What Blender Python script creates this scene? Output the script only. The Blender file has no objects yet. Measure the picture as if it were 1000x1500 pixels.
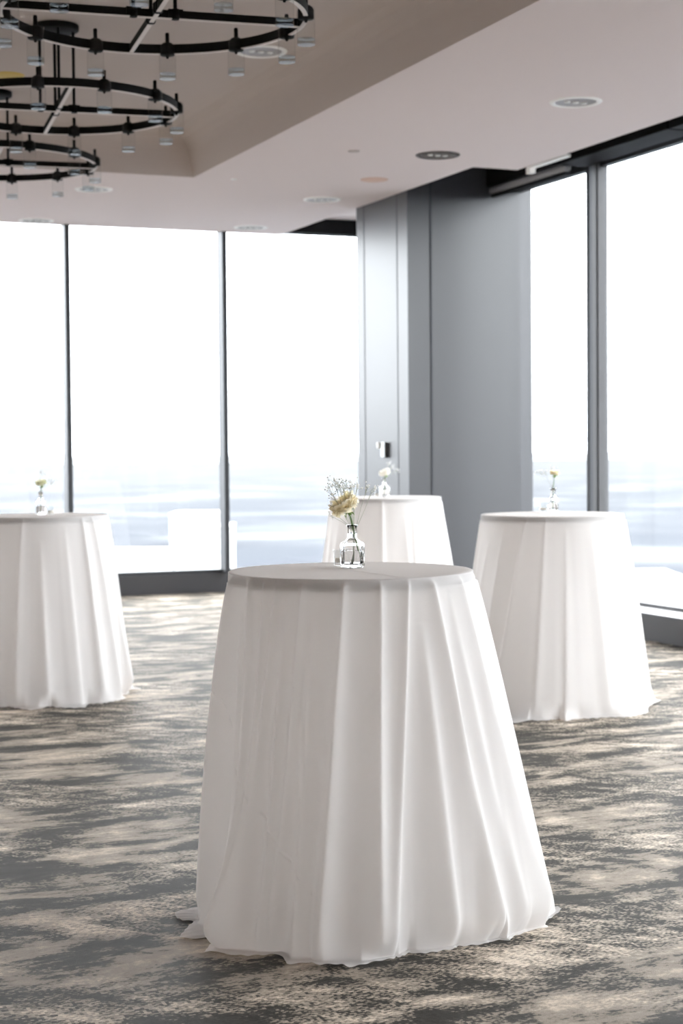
import bpy, bmesh, math, random
import numpy as np
from mathutils import Vector, Matrix

sc = bpy.context.scene
COL = sc.collection
PI = math.pi
PHI = math.radians(22.5)            # heading of the room against the view
CA, SA = math.cos(PHI), math.sin(PHI)
CAM_H = 1.43
F_PX = 2450.0

def rw(a, b, z=0.0):                # room axes (a along the far wall, b towards it) -> world
    return Vector((a*CA - b*SA, a*SA + b*CA, z))

# ------------------------------------------------------------------ materials
def new_mat(name):
    m = bpy.data.materials.new(name); m.use_nodes = True
    nt = m.node_tree; nt.nodes.clear()
    out = nt.nodes.new('ShaderNodeOutputMaterial')
    return m, nt, out

def N(nt, typ, **kw):
    n = nt.nodes.new(typ)
    for k, v in kw.items():
        if k.startswith('i_'):
            n.inputs[k[2:].replace('_', ' ')].default_value = v
        else:
            setattr(n, k, v)
    return n

def srgb(r, g, b):
    f = lambda c: (c/255/12.92) if c/255 <= 0.04045 else ((c/255+0.055)/1.055)**2.4
    return (f(r), f(g), f(b), 1)

def principled(name, col, rough=0.5, metal=0.0, bump=0.0, bscale=200.0, var=0.0, spec=0.5, vscale=6.0):
    m, nt, out = new_mat(name)
    p = N(nt, 'ShaderNodeBsdfPrincipled')
    p.inputs['Base Color'].default_value = col
    p.inputs['Roughness'].default_value = rough
    p.inputs['Metallic'].default_value = metal
    p.inputs['Specular IOR Level'].default_value = spec
    tc = N(nt, 'ShaderNodeTexCoord')
    if var > 0:
        ns = N(nt, 'ShaderNodeTexNoise'); ns.inputs['Scale'].default_value = vscale; ns.inputs['Detail'].default_value = 4
        nt.links.new(tc.outputs['Object'], ns.inputs['Vector'])
        mx = N(nt, 'ShaderNodeMix', data_type='RGBA')
        mx.inputs['A'].default_value = tuple(c*(1-var) for c in col[:3]) + (1,)
        mx.inputs['B'].default_value = tuple(min(1, c*(1+var)) for c in col[:3]) + (1,)
        nt.links.new(ns.outputs['Fac'], mx.inputs['Factor'])
        nt.links.new(mx.outputs['Result'], p.inputs['Base Color'])
    if bump > 0:
        n2 = N(nt, 'ShaderNodeTexNoise'); n2.inputs['Scale'].default_value = bscale; n2.inputs['Detail'].default_value = 3
        nt.links.new(tc.outputs['Object'], n2.inputs['Vector'])
        bp = N(nt, 'ShaderNodeBump'); bp.inputs['Strength'].default_value = bump; bp.inputs['Distance'].default_value = 0.002
        nt.links.new(n2.outputs['Fac'], bp.inputs['Height'])
        nt.links.new(bp.outputs['Normal'], p.inputs['Normal'])
    nt.links.new(p.outputs[0], out.inputs[0])
    return m

def cloth_material(name, col, trans):
    m, nt, out = new_mat(name)
    d = N(nt, 'ShaderNodeBsdfDiffuse'); d.inputs['Color'].default_value = col
    t = N(nt, 'ShaderNodeBsdfTranslucent'); t.inputs['Color'].default_value = (col[0], col[1]*0.985, col[2]*0.97, 1)
    g = N(nt, 'ShaderNodeBsdfGlossy'); g.inputs['Roughness'].default_value = 0.55; g.inputs['Color'].default_value = (1, 1, 1, 1)
    tc = N(nt, 'ShaderNodeTexCoord')
    w = N(nt, 'ShaderNodeTexNoise'); w.inputs['Scale'].default_value = 900; w.inputs['Detail'].default_value = 2
    nt.links.new(tc.outputs['Object'], w.inputs['Vector'])
    bp = N(nt, 'ShaderNodeBump'); bp.inputs['Strength'].default_value = 0.08; bp.inputs['Distance'].default_value = 0.001
    nt.links.new(w.outputs['Fac'], bp.inputs['Height'])
    for s in (d, g): nt.links.new(bp.outputs['Normal'], s.inputs['Normal'])
    m1 = N(nt, 'ShaderNodeMixShader'); m1.inputs[0].default_value = trans
    nt.links.new(d.outputs[0], m1.inputs[1]); nt.links.new(t.outputs[0], m1.inputs[2])
    m2 = N(nt, 'ShaderNodeMixShader'); m2.inputs[0].default_value = 0.03
    nt.links.new(m1.outputs[0], m2.inputs[1]); nt.links.new(g.outputs[0], m2.inputs[2])
    nt.links.new(m2.outputs[0], out.inputs[0])
    return m

def thin_glass(name, tint=(1, 1, 1, 1), ior=1.45, extra=0.0):
    m, nt, out = new_mat(name)
    t = N(nt, 'ShaderNodeBsdfTransparent'); t.inputs['Color'].default_value = tint
    g = N(nt, 'ShaderNodeBsdfGlossy'); g.inputs['Roughness'].default_value = 0.02
    lw = N(nt, 'ShaderNodeLayerWeight'); lw.inputs['Blend'].default_value = 0.5
    pw = N(nt, 'ShaderNodeMath', operation='POWER'); pw.inputs[1].default_value = 5.0
    nt.links.new(lw.outputs['Facing'], pw.inputs[0])
    ad = N(nt, 'ShaderNodeMath', operation='MULTIPLY_ADD', use_clamp=True)
    ad.inputs[1].default_value = 0.9; ad.inputs[2].default_value = ((ior-1)/(ior+1))**2 + extra
    nt.links.new(pw.outputs[0], ad.inputs[0])
    mx = N(nt, 'ShaderNodeMixShader')
    nt.links.new(ad.outputs[0], mx.inputs[0]); nt.links.new(t.outputs[0], mx.inputs[1]); nt.links.new(g.outputs[0], mx.inputs[2])
    nt.links.new(mx.outputs[0], out.inputs[0])
    return m

def solid_glass(name, col=(1, 1, 1, 1), ior=1.45):
    m, nt, out = new_mat(name)
    g = N(nt, 'ShaderNodeBsdfGlass'); g.inputs['IOR'].default_value = ior; g.inputs['Roughness'].default_value = 0.0
    g.inputs['Color'].default_value = col
    nt.links.new(g.outputs[0], out.inputs[0])
    return m

def carpet_material():
    m, nt, out = new_mat('patterned_carpet')
    L = nt.links.new
    tc = N(nt, 'ShaderNodeTexCoord')
    def mapping(rot, scale, loc=(0, 0, 0)):
        mp = N(nt, 'ShaderNodeMapping', vector_type='TEXTURE')
        mp.inputs['Rotation'].default_value = (0, 0, rot); mp.inputs['Scale'].default_value = scale
        mp.inputs['Location'].default_value = loc
        L(tc.outputs['Object'], mp.inputs['Vector']); return mp
    def noise(mp, scale, detail, rough=0.55, dist=0.0):
        n = N(nt, 'ShaderNodeTexNoise'); n.inputs['Scale'].default_value = scale; n.inputs['Detail'].default_value = detail
        n.inputs['Roughness'].default_value = rough; n.inputs['Distortion'].default_value = dist
        L(mp.outputs[0], n.inputs['Vector']); return n
    def math_(op, a, b=None, clamp=False):
        n = N(nt, 'ShaderNodeMath', operation=op, use_clamp=clamp)
        for i, v in enumerate((a, b)):
            if v is None: continue
            if isinstance(v, (int, float)): n.inputs[i].default_value = v
            else: L(v, n.inputs[i])
        return n.outputs[0]
    # object axes = room axes: streaks run along x
    big = noise(mapping(0.02, (2.1, 1.0, 1), (3.1, 1.7, 0)), 4.0, 7, 0.68, 0.4)
    diag = noise(mapping(-0.75, (3.6, 0.8, 1), (7.3, 4.0, 0)), 9.0, 5, 0.65)
    mask = noise(mapping(0.0, (1.6, 1.0, 1), (11, 5, 0)), 1.6, 2, 0.5)
    mk = math_('MULTIPLY', math_('SUBTRACT', mask.outputs['Fac'], 0.5), 7.0)
    mk = math_('ADD', mk, 0.45, True)
    fine = noise(mapping(0.0, (2.0, 1, 1)), 55, 5, 0.8)
    streak = noise(mapping(0.04, (7.0, 1, 1)), 12, 4, 0.65)
    # yarn grain: one random value per tuft
    sn = N(nt, 'ShaderNodeVectorMath', operation='SNAP'); sn.inputs[1].default_value = (0.009, 0.006, 1)
    L(tc.outputs['Object'], sn.inputs[0])
    wn = N(nt, 'ShaderNodeTexWhiteNoise', noise_dimensions='2D'); L(sn.outputs[0], wn.inputs['Vector'])
    sub = lambda o, k: math_('MULTIPLY', math_('SUBTRACT', o, 0.5), k)
    v = math_('ADD', big.outputs['Fac'], math_('MULTIPLY', math_('SUBTRACT', diag.outputs['Fac'], 0.5), math_('MULTIPLY', mk, 0.75)))
    v = math_('ADD', v, sub(fine.outputs['Fac'], 0.22))
    v = math_('ADD', v, sub(streak.outputs['Fac'], 0.30))
    v = math_('ADD', v, math_('MULTIPLY', sub(wn.outputs['Value'], 0.17), math_('ADD', mk, 0.25)))
    cr = N(nt, 'ShaderNodeValToRGB')
    e = cr.color_ramp.elements
    e[0].position = 0.30; e[0].color = srgb(24, 24, 23)
    e[1].position = 0.74; e[1].color = srgb(236, 224, 209)
    for pos, c in ((0.44, srgb(46, 47, 45)), (0.482, srgb(70, 68, 63)), (0.503, srgb(140, 131, 120)), (0.585, srgb(164, 153, 140)), (0.635, srgb(200, 187, 171))):
        x = e.new(pos); x.color = c
    L(v, cr.inputs[0])
    # yarn tips
    tip = noise(mapping(0.0, (1, 1, 1)), 330, 2, 0.6)
    tm = math_('ADD', math_('MULTIPLY', tip.outputs['Fac'], 1.1), 0.45)
    vm = N(nt, 'ShaderNodeMix', data_type='RGBA', blend_type='MULTIPLY'); vm.inputs['Factor'].default_value = 1
    cmb = N(nt, 'ShaderNodeCombineColor'); [L(tm, cmb.inputs[i]) for i in range(3)]
    L(cr.outputs[0], vm.inputs['A']); L(cmb.outputs[0], vm.inputs['B'])
    p = N(nt, 'ShaderNodeBsdfPrincipled'); p.inputs['Roughness'].default_value = 0.55
    p.inputs['Specular IOR Level'].default_value = 0.045
    p.inputs['Sheen Weight'].default_value = 0.08; p.inputs['Sheen Roughness'].default_value = 0.5; p.inputs['Sheen Tint'].default_value = (1, 0.9, 0.8, 1)
    L(vm.outputs['Result'], p.inputs['Base Color'])
    bp = N(nt, 'ShaderNodeBump'); bp.inputs['Strength'].default_value = 0.6; bp.inputs['Distance'].default_value = 0.004
    hsum = math_('ADD', tip.outputs['Fac'], math_('MULTIPLY', v, 1.2))
    L(hsum, bp.inputs['Height']); L(bp.outputs['Normal'], p.inputs['Normal'])
    L(p.outputs[0], out.inputs[0])
    return m

def land_material():
    m, nt, out = new_mat('valley_land')
    L = nt.links.new
    tc = N(nt, 'ShaderNodeTexCoord')
    def noise(scale, sc3, detail):
        mp = N(nt, 'ShaderNodeMapping'); mp.inputs['Scale'].default_value = sc3
        L(tc.outputs['Object'], mp.inputs['Vector'])
        n = N(nt, 'ShaderNodeTexNoise'); n.inputs['Scale'].default_value = scale; n.inputs['Detail'].default_value = detail
        L(mp.outputs[0], n.inputs['Vector']); return n
    n1 = noise(0.0035, (1, 1, 1), 5); 
    cr = N(nt, 'ShaderNodeValToRGB'); e = cr.color_ramp.elements
    e[0].position = 0.36; e[0].color = (0.066, 0.073, 0.088, 1)
    e[1].position = 0.66; e[1].color = (0.20, 0.205, 0.21, 1)
    x = e.new(0.50); x.color = (0.082, 0.088, 0.102, 1)
    x = e.new(0.58); x.color = (0.12, 0.13, 0.14, 1)
    L(n1.outputs['Fac'], cr.inputs[0])
    d = N(nt, 'ShaderNodeBsdfDiffuse'); L(cr.outputs[0], d.inputs['Color'])
    L(d.outputs[0], out.inputs[0])
    return m

M = {}
M['cloth'] = cloth_material('white_polyester_cloth', (0.89, 0.873, 0.868, 1), 0.44)
M['carpet'] = carpet_material()
M['ceiling'] = principled('ceiling_paint', srgb(230, 218, 215), 0.9, bump=0.05, bscale=300, spec=0.2)
M['tray'] = principled('shaded_tray_paint', srgb(192, 180, 173), 0.9, bump=0.05, bscale=300, spec=0.2)  # ceiling paint darkened to stand for the shade inside the tray
M['wall'] = principled('wall_paint', srgb(240, 234, 228), 0.9, bump=0.05, bscale=200, spec=0.2)
M['frame'] = principled('dark_aluminium', srgb(70, 72, 76), 0.45, 0.3, var=0.04)
M['sill'] = principled('pale_aluminium_sill', srgb(170, 170, 173), 0.4, 0.2, var=0.03)
M['curb'] = principled('charcoal_paint', srgb(72, 72, 76), 0.55, 0.0, var=0.05)
M['column'] = principled('blue_grey_panel', srgb(54, 54, 58), 0.33, 0.0, var=0.03, vscale=2, spec=0.8)
M['seam_pale'] = principled('pale_panel_joint', srgb(58, 60, 64), 0.5)
M['seam'] = principled('panel_joint', srgb(52, 54, 60), 0.7)
M['black'] = principled('matte_black_metal', srgb(9, 8, 8), 0.6, 0.0, var=0.1, spec=0.15)
M['blind'] = principled('black_blind_housing', srgb(16, 16, 17), 0.6, 0.0, var=0.05, spec=0.2)
M['frame_lit'] = principled('lit_ribbed_aluminium', srgb(84, 84, 86), 0.45, 0.1, var=0.04)  # same metal as the frame, lightened for the daylight falling on it
M['tube'] = principled('grey_blind_fabric', srgb(165, 165, 168), 0.6, bump=0.1, bscale=600)
M['strip'] = principled('pale_satin_underside', srgb(222, 212, 206), 0.4, 0.0, var=0.03)
M['white_trim'] = principled('white_enamel_trim', srgb(253, 250, 246), 0.4, var=0.02)
M['dark_trim'] = principled('bronze_trim', srgb(96, 88, 84), 0.4, 0.4, var=0.05)
M['reflector'] = principled('silver_reflector', srgb(150, 142, 136), 0.3, 0.55, var=0.05)
M['cream_disc'] = principled('cream_cover', srgb(222, 190, 172), 0.6, var=0.02)
M['grey_disc'] = principled('pale_grey_cover', srgb(190, 178, 172), 0.6, var=0.02)
M['yellow_disc'] = principled('yellow_cover', srgb(206, 176, 84), 0.5, var=0.04)
M['chrome'] = principled('brushed_steel', srgb(150, 150, 150), 0.25, 0.9, var=0.04)
M['plastic'] = principled('white_plastic', srgb(236, 236, 232), 0.4, var=0.02)
M['pane'] = thin_glass('window_glass', (0.97, 0.985, 0.99, 1), 1.4)
M['tube_glass'] = thin_glass('clear_tube_glass', (0.965, 0.97, 0.97, 1), 1.3, 0.0)
M['tube_base'] = thin_glass('thick_tube_base', (0.80, 0.82, 0.82, 1), 1.2, 0.0)
M['vase'] = solid_glass('clear_bottle_glass')
M['water'] = solid_glass('water', (1, 1, 1, 1), 1.33)
M['wax'] = principled('white_wax', srgb(245, 240, 230), 0.5, var=0.02)
M['edge'] = principled('dark_edge_shade', srgb(112, 109, 108), 0.6, var=0.03)  # dark rim colour put in to make the shade band seen through the cloth
M['table'] = principled('white_laminate', srgb(248, 246, 243), 0.6, var=0.04)
M['stem'] = principled('green_stem', srgb(92, 128, 66), 0.5, var=0.15, vscale=60)
M['calyx'] = principled('green_calyx', srgb(120, 152, 84), 0.5, var=0.15, vscale=60)
M['petal'] = cloth_material('cream_petal', srgb(255, 251, 234), 0.68)
M['petal_w'] = cloth_material('ivory_petal', srgb(255, 254, 250), 0.65)
M['petal_y'] = cloth_material('pale_green_petal', srgb(250, 251, 232), 0.65)
M['gyp'] = cloth_material('white_tiny_blossom', (0.95, 0.95, 0.94, 1), 0.5)
M['twig'] = principled('fine_grey_twig', srgb(176, 182, 166), 0.6, var=0.1, vscale=50)
M['land'] = land_material()
M['bwhite'] = principled('white_render', (0.85, 0.85, 0.84, 1), 0.8, var=0.03, vscale=0.05)
M['bpale'] = principled('pale_concrete', (0.52, 0.53, 0.54, 1), 0.8, var=0.05, vscale=0.05)
M['bglass'] = principled('dull_window_band', (0.36, 0.39, 0.42, 1), 0.4)

# ------------------------------------------------------------------ mesh helpers
class MB:
    def __init__(s): s.v = []; s.f = []; s.sm = []
    def add(s, vs, fs, smooth=False):
        o = len(s.v); s.v += [tuple(v) for v in vs]
        for f in fs: s.f.append([i+o for i in f]); s.sm.append(smooth)
    def box(s, x0, x1, y0, y1, z0, z1):
        vs = [(x, y, z) for x in (x0, x1) for y in (y0, y1) for z in (z0, z1)]
        s.add(vs, [(0, 1, 3, 2), (4, 6, 7, 5), (0, 4, 5, 1), (2, 3, 7, 6), (0, 2, 6, 4), (1, 5, 7, 3)])
    def lathe(s, prof, n=32, c=(0, 0), closed=False, a0=0.0, wob=None):
        vs = []
        for (r, z) in prof:
            for k in range(n):
                a = a0 + 2*PI*k/n
                rr = r*(wob(a, z) if wob else 1)
                vs.append((c[0]+rr*math.cos(a), c[1]+rr*math.sin(a), z))
        fs = []
        m = len(prof)
        for i in range(m if closed else m-1):
            j = (i+1) % m
            for k in range(n):
                k2 = (k+1) % n
                fs.append((i*n+k, i*n+k2, j*n+k2, j*n+k))
        s.add(vs, fs, True)
        if not closed:
            o = len(s.v) - m*n
            if prof[0][0] > 1e-6: s.f.append([o+k for k in range(n)][::-1]); s.sm.append(False)
            if prof[-1][0] > 1e-6: s.f.append([o+(m-1)*n+k for k in range(n)]); s.sm.append(False)
    def tube(s, pts, r, n=8, cap=True):
        pts = [Vector(p) for p in pts]
        rs = r if isinstance(r, (list, tuple)) else [r]*len(pts)
        vs = []
        for i, p in enumerate(pts):
            t = (pts[min(i+1, len(pts)-1)] - pts[max(i-1, 0)]).normalized()
            u = t.cross(Vector((0.13, 0.2, 1)) if abs(t.z) < 0.9 else Vector((1, 0.1, 0))).normalized(); w = t.cross(u)
            for k in range(n):
                a = 2*PI*k/n; vs.append(p + rs[i]*(math.cos(a)*u + math.sin(a)*w))
        fs = []
        for i in range(len(pts)-1):
            for k in range(n):
                k2 = (k+1) % n; fs.append((i*n+k, i*n+k2, (i+1)*n+k2, (i+1)*n+k))
        s.add(vs, fs, True)
        if cap:
            o = len(s.v) - len(vs)
            s.f.append([o+k for k in range(n)][::-1]); s.sm.append(False)
            s.f.append([o+(len(pts)-1)*n+k for k in range(n)]); s.sm.append(False)
    def build(s, name, mat, parent=None, loc=None, rotz=None, bevel=0.0, fix=True):
        me = bpy.data.meshes.new(name)
        me.from_pydata(s.v, [], s.f); me.update()
        me.polygons.foreach_set('use_smooth', s.sm)
        if fix:
            bm = bmesh.new(); bm.from_mesh(me)
            bmesh.ops.remove_doubles(bm, verts=bm.verts, dist=1e-6)
            bmesh.ops.recalc_face_normals(bm, faces=bm.faces)
            bm.to_mesh(me); bm.free()
        me.materials.append(mat)
        o = bpy.data.objects.new(name, me); COL.objects.link(o)
        if parent: o.parent = parent
        if loc is not None: o.location = loc
        if rotz is not None: o.rotation_euler = (0, 0, rotz)
        if bevel > 0:
            b = o.modifiers.new('bevel', 'BEVEL'); b.width = bevel; b.segments = 2; b.limit_method = 'ANGLE'
        return o

def empty(name, loc, rotz=0):
    o = bpy.data.objects.new(name, None); COL.objects.link(o)
    o.location = loc; o.rotation_euler = (0, 0, rotz); o.empty_display_size = 0.1
    return o

def tag(o, label=None, cat=None, group=None, kind=None):
    if label: o['label'] = label
    if cat: o['category'] = cat
    if group: o['group'] = group
    if kind: o['kind'] = kind
    return o

def kids(o): return [c for c in bpy.data.objects if c.parent == o]
def copy_tree(o, parent=None):
    c = o.copy(); COL.objects.link(c); c.parent = parent
    for ch in kids(o): copy_tree(ch, c)
    return c

def struct(mb, name, mat, label=None, cat=None, **kw):
    o = mb.build(name, mat, rotz=PHI, **kw)
    o['kind'] = 'structure'
    if label: o['label'] = label
    if cat: o['category'] = cat
    return o

# ------------------------------------------------------------------ room shell (room axes)
A0, A1 = -5.2, 7.2          # left wall, right glass
B0, B1 = -2.8, 16.37        # back wall, far glass
ZC = 3.68                   # soffit
ZT = 4.00                   # tray
ZP = 3.86                   # pocket by the windows

mb = MB(); mb.box(A0-0.2, A1+0.25, B0-0.2, B1+0.25, -0.3, 0.0)
struct(mb, 'floor', M['carpet'], 'mottled charcoal and beige patterned carpet floor', 'floor')

# ceiling: soffit with tray and the pockets, one mesh
def ceiling():
    bm = bmesh.new()
    T0, T1, U0, U1 = 0.37, 4.17, -1.5, 13.15
    def quad(a0, a1, b0, b1, z):
        vs = [bm.verts.new((a, b, z)) for a, b in ((a0, b0), (a0, b1), (a1, b1), (a1, b0))]
        bm.faces.new(vs)
    EB = B1-0.05
    # lower soffit around the tray
    quad(A0, T0, B0, EB, ZC); quad(T0, T1, B0, U0, ZC); quad(T0, T1, U1, EB, ZC)
    quad(T1, 6.10, B0, EB, ZC); quad(6.10, 6.50, B0, 11.94, ZC)
    # edge of the soffit: steps up at 6.10 / 6.50 / 11.94
    def wallq(p, q, z0, z1):
        vs = [bm.verts.new(c) for c in ((p[0], p[1], z0), (q[0], q[1], z0), (q[0], q[1], z1), (p[0], p[1], z1))]
        bm.faces.new(vs)
    ZQ = 4.1
    wallq((6.10, 11.94), (6.10, EB), ZC, ZQ); wallq((6.10, 11.94), (6.50, 11.94), ZC, ZQ)
    wallq((6.50, B0), (6.50, 11.94), ZC, ZQ); wallq((A0, EB), (6.10, EB), ZC, ZQ)
    # higher ceiling behind
    quad(6.10, A1+0.1, 11.94, 14.31, ZQ); quad(6.50, A1+0.1, B0, 11.94, ZQ); quad(6.10, A1+0.1, 14.31, B1+0.1, ZP)
    wallq((6.10, 14.31), (A1+0.1, 14.31), ZP, ZQ)
    # tray: sloping side with a softly rounded top
    ins = 0.16; n = 9
    prof = [(0.0, ZC), (0.02, ZC+0.05), (0.045, ZC+0.12), (0.07, ZC+0.18), (0.10, ZC+0.235), (0.14, ZC+0.28), (0.20, ZC+0.308), (0.28, ZC+0.32)]
    loops = []
    for d, z in prof:
        loops.append([bm.verts.new(c) for c in ((T0+d, U0+d, z), (T1-d, U0+d, z), (T1-d, U1-d, z), (T0+d, U1-d, z))])
    for i in range(len(prof)-1):
        for k in range(4):
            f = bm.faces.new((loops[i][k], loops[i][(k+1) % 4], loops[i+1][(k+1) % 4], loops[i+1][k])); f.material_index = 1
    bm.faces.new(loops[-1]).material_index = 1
    me = bpy.data.meshes.new('ceiling'); bm.to_mesh(me); bm.free()
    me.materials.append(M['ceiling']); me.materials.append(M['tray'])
    o = bpy.data.objects.new('ceiling', me); COL.objects.link(o); o.rotation_euler = (0, 0, PHI)
    sl = o.modifiers.new('thickness', 'SOLIDIFY'); sl.thickness = -0.0
    o.modifiers.remove(sl)
    tag(o, 'pale ceiling with a recessed tray and stepped soffit', 'ceiling', kind='structure')
    # slab above, closing the room
ceiling()
mb = MB(); mb.box(A0-0.2, A1+0.3, B0-0.2, B1+0.3, 4.12, 4.4)
struct(mb, 'ceiling_slab', M['ceiling'], 'floor slab above the ceiling', 'ceiling')

mb = MB(); mb.box(A0-0.2, A0, B0-0.2, B1+0.25, 0, 4.12)
struct(mb, 'wall_left', M['wall'], 'painted wall on the left outside the frame', 'wall')
mb = MB(); mb.box(A0, A1+0.25, B0-0.2, B0, 0, 4.12)
struct(mb, 'wall_back', M['wall'], 'painted wall behind the viewpoint', 'wall')

# corner column: clad in panels with joints
mb = MB(); mb.box(6.10, 7.2, 13.19, 14.31, 0, 4.12)
col_o = struct(mb, 'column', M['column'], 'square blue-grey panelled corner column beside the windows', 'column')
def ab_on_left_face(u):  # view column -> b on the face a = 6.10
    k = (u-500)/F_PX; Y = 6.10/(k*CA + SA); return -k*Y*SA + Y*CA
def ab_on_front(u):
    k = (u-500)/F_PX; Y = 13.19/(-k*SA + CA); return k*Y*CA + Y*SA
mb = MB()
for u in (536, 584):
    b = ab_on_left_face(u); mb.box(6.098, 6.11, b-0.008, b+0.008, 0, 4.1)
mb.build('panel_joint', M['seam_pale'], col_o); mb = MB()
a = ab_on_front(633); mb.box(a-0.008, a+0.008, 13.184, 13.2, 0, 4.1)
o = mb.build('panel_joint', M['seam'], col_o)
# the wall return behind the column at the corner
mb = MB(); mb.box(A1, A1+0.12, 13.19, 14.31, 0, 4.12)
struct(mb, 'wall_corner', M['column'], 'narrow panel wall behind the corner column', 'wall')

# window walls -------------------------------------------------------
SILL = 0.20
HEAD_F = 3.70
mull_f = [7.08-1.62*k for k in range(9)]
widx = 1
# far wall, from right to left
for i in range(7):
    aR = mull_f[i]; aL = mull_f[i+1]
    f = MB()
    f.box(aL-0.025, aL+0.025, B1-0.14, B1+0.03, SILL, 4.1)              # mullion
    if i == 0: f.box(aR, aR+0.12, B1-0.14, B1+0.03, SILL, 4.1)
    f.box(aL+0.025, aR-0.025 if i else aR, B1-0.04, B1+0.03, HEAD_F, HEAD_F+0.05)
    f.box(aL+0.025, aR-0.025 if i else aR, B1-0.03, B1+0.03, SILL, SILL+0.035)
    w = struct(f, 'window_%d' % widx, M['frame'], None, None); widx += 1
    g = MB(); g.box(aL+0.02, aR-0.02 if i else aR+0.01, B1-0.004, B1+0.004, SILL+0.02, HEAD_F+0.04); g.build('pane', M['pane'], w)
# right wall
mull_r = [11.79-1.62*k for k in range(11)]
bs = [13.19] + mull_r
for i in range(len(bs)-1):
    bF, bN = bs[i], bs[i+1]
    if bF < B0+0.3: break
    if bN < B0: bN = B0+0.03
    f = MB()
    f.box(A1-0.14, A1-0.115, bN-0.025, bN+0.03, SILL, 4.1)
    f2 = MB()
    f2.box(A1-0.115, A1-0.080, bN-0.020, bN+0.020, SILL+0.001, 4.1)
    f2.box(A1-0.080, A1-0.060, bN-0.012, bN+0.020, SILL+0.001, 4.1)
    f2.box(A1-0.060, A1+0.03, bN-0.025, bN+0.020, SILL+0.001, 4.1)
    f.box(A1-0.04, A1+0.03, bN+0.025, bF-(0.025 if i else 0), 3.72, 3.78)
    w = struct(f, 'window_%d' % widx, M['frame']); widx += 1
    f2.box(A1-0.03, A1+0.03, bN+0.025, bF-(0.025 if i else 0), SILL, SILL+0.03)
    f2.build('mullion_side', M['frame_lit'], w)
    g = MB(); g.box(A1-0.004, A1+0.004, bN+0.02, bF-(0.02 if i else -0.01), SILL+0.02, 3.76); g.build('pane', M['pane'], w)
# window behind the column (hidden part of the right wall)
f = MB(); f.box(A1-0.14, A1+0.03, 14.31, 14.36, SILL, 4.1); f.box(A1-0.04, A1+0.03, 14.36, B1, 3.72, 3.78)
w = struct(f, 'window_%d' % widx, M['frame']); widx += 1
g = MB(); g.box(A1-0.004, A1+0.004, 14.35, B1, SILL, 3.76); g.build('pane', M['pane'], w)

# curbs under the glass
mb = MB(); mb.box(A0, A1, B1-0.06, B1+0.12, 0, SILL)
o = struct(mb, 'baseboard_front', M['curb'], 'black curb under the far windows', 'baseboard')
mb = MB(); mb.box(6.88, A1+0.12, B0, 13.19, 0, SILL)
o = struct(mb, 'baseboard_right', M['curb'], 'dark grey curb under the right windows', 'baseboard')
mb = MB(); mb.box(6.885, A1+0.118, B0+0.02, 13.17, SILL, SILL+0.004)
o = struct(mb, 'trim_1', M['sill'], 'pale metal sill cap on the right curb', 'trim')
mb = MB(); mb.box(6.88, A1+0.12, 14.31, B1-0.06, 0, SILL)
struct(mb, 'baseboard_corner', M['curb'], 'curb hidden behind the column', 'baseboard')
# outer spandrel bands above the glass
mb = MB(); mb.box(A0, A1+0.1, B1+0.03, B1+0.12, HEAD_F+0.05, 4.4)
struct(mb, 'trim_2', M['blind'], 'dark outer band above the far windows', 'trim')
mb = MB(); mb.box(A1+0.03, A1+0.12, B0, B1+0.03, 3.78, 4.4)
struct(mb, 'trim_3', M['blind'], 'dark outer band above the right windows', 'trim')

mb = MB(); mb.box(6.11, 7.3, 11.95, 13.19, 4.04, 4.095); mb.box(6.51, 7.3, B0, 11.95, 4.04, 4.095); mb.box(6.505, 6.512, B0, 11.95, 3.70, 4.04); mb.box(6.105, 6.5, 11.942, 11.95, 3.70, 4.04)  # unseen black boxes, added so the column top fades into shade
struct(mb, 'pocket_shade_lining', M['blind'], 'unseen black lining added to deepen the shade in the raised pocket above the right windows', 'trim')
# roller blinds ------------------------------------------------------
def blind(a0, a1, b0, b1, z0, z1, label, tube=None):
    c = ((a0+a1)/2, (b0+b1)/2)
    root = empty('roller_blind', rw(c[0], c[1], z0), PHI)
    tag(root, label, 'blind', None)
    m = MB(); m.box(a0-c[0], a1-c[0], b0-c[1], b1-c[1], 0 if not tube else (tube*2.5), z1-z0)
    m.build('housing', M['blind'], root, bevel=0.004)
    if tube:
        m = MB()
        if (a1-a0) < (b1-b0): p, q = (0-0.05, b0-c[1]+.02, tube+0.012), (0-0.05, b1-c[1]-.02, tube+0.012)
        else: p, q = (a0-c[0]+.02, -0.03, tube+.012), (a1-c[0]-.02, -0.03, tube+.012)
        m.tube([p, q], tube, 20); m.build('roller_tube', M['tube'], root)
        m = MB()
        if (a1-a0) < (b1-b0): m.box(-0.07, -0.03, b0-c[1]+.02, b1-c[1]-.02, -0.012, 0.012)
        else: m.box(a0-c[0]+.02, a1-c[0]-.02, -0.05, -0.01, -0.012, 0.012)
        m.build('bottom_bar', M['blind'], root)
    return root
blind(5.50, 7.18, B1-0.13, B1-0.045, 3.705, 3.855, 'black roller blind housing above the far window left of the column')
blind(6.86, 7.055, 11.83, 13.17, 3.665, 4.05, 'black roller blind with grey tube above the narrow window right of the column', 0.034)
for k in range(3):
    b1 = 11.83-0.0 - 1.62*k; 
    blind(6.78, 7.05, b1-1.60, b1-0.01, 3.715, 4.06, ('long black blind housing above the large window at the right edge', 'second black blind housing along the right windows', 'third black blind housing along the right windows')[k])
    if k == 0: continue
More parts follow.
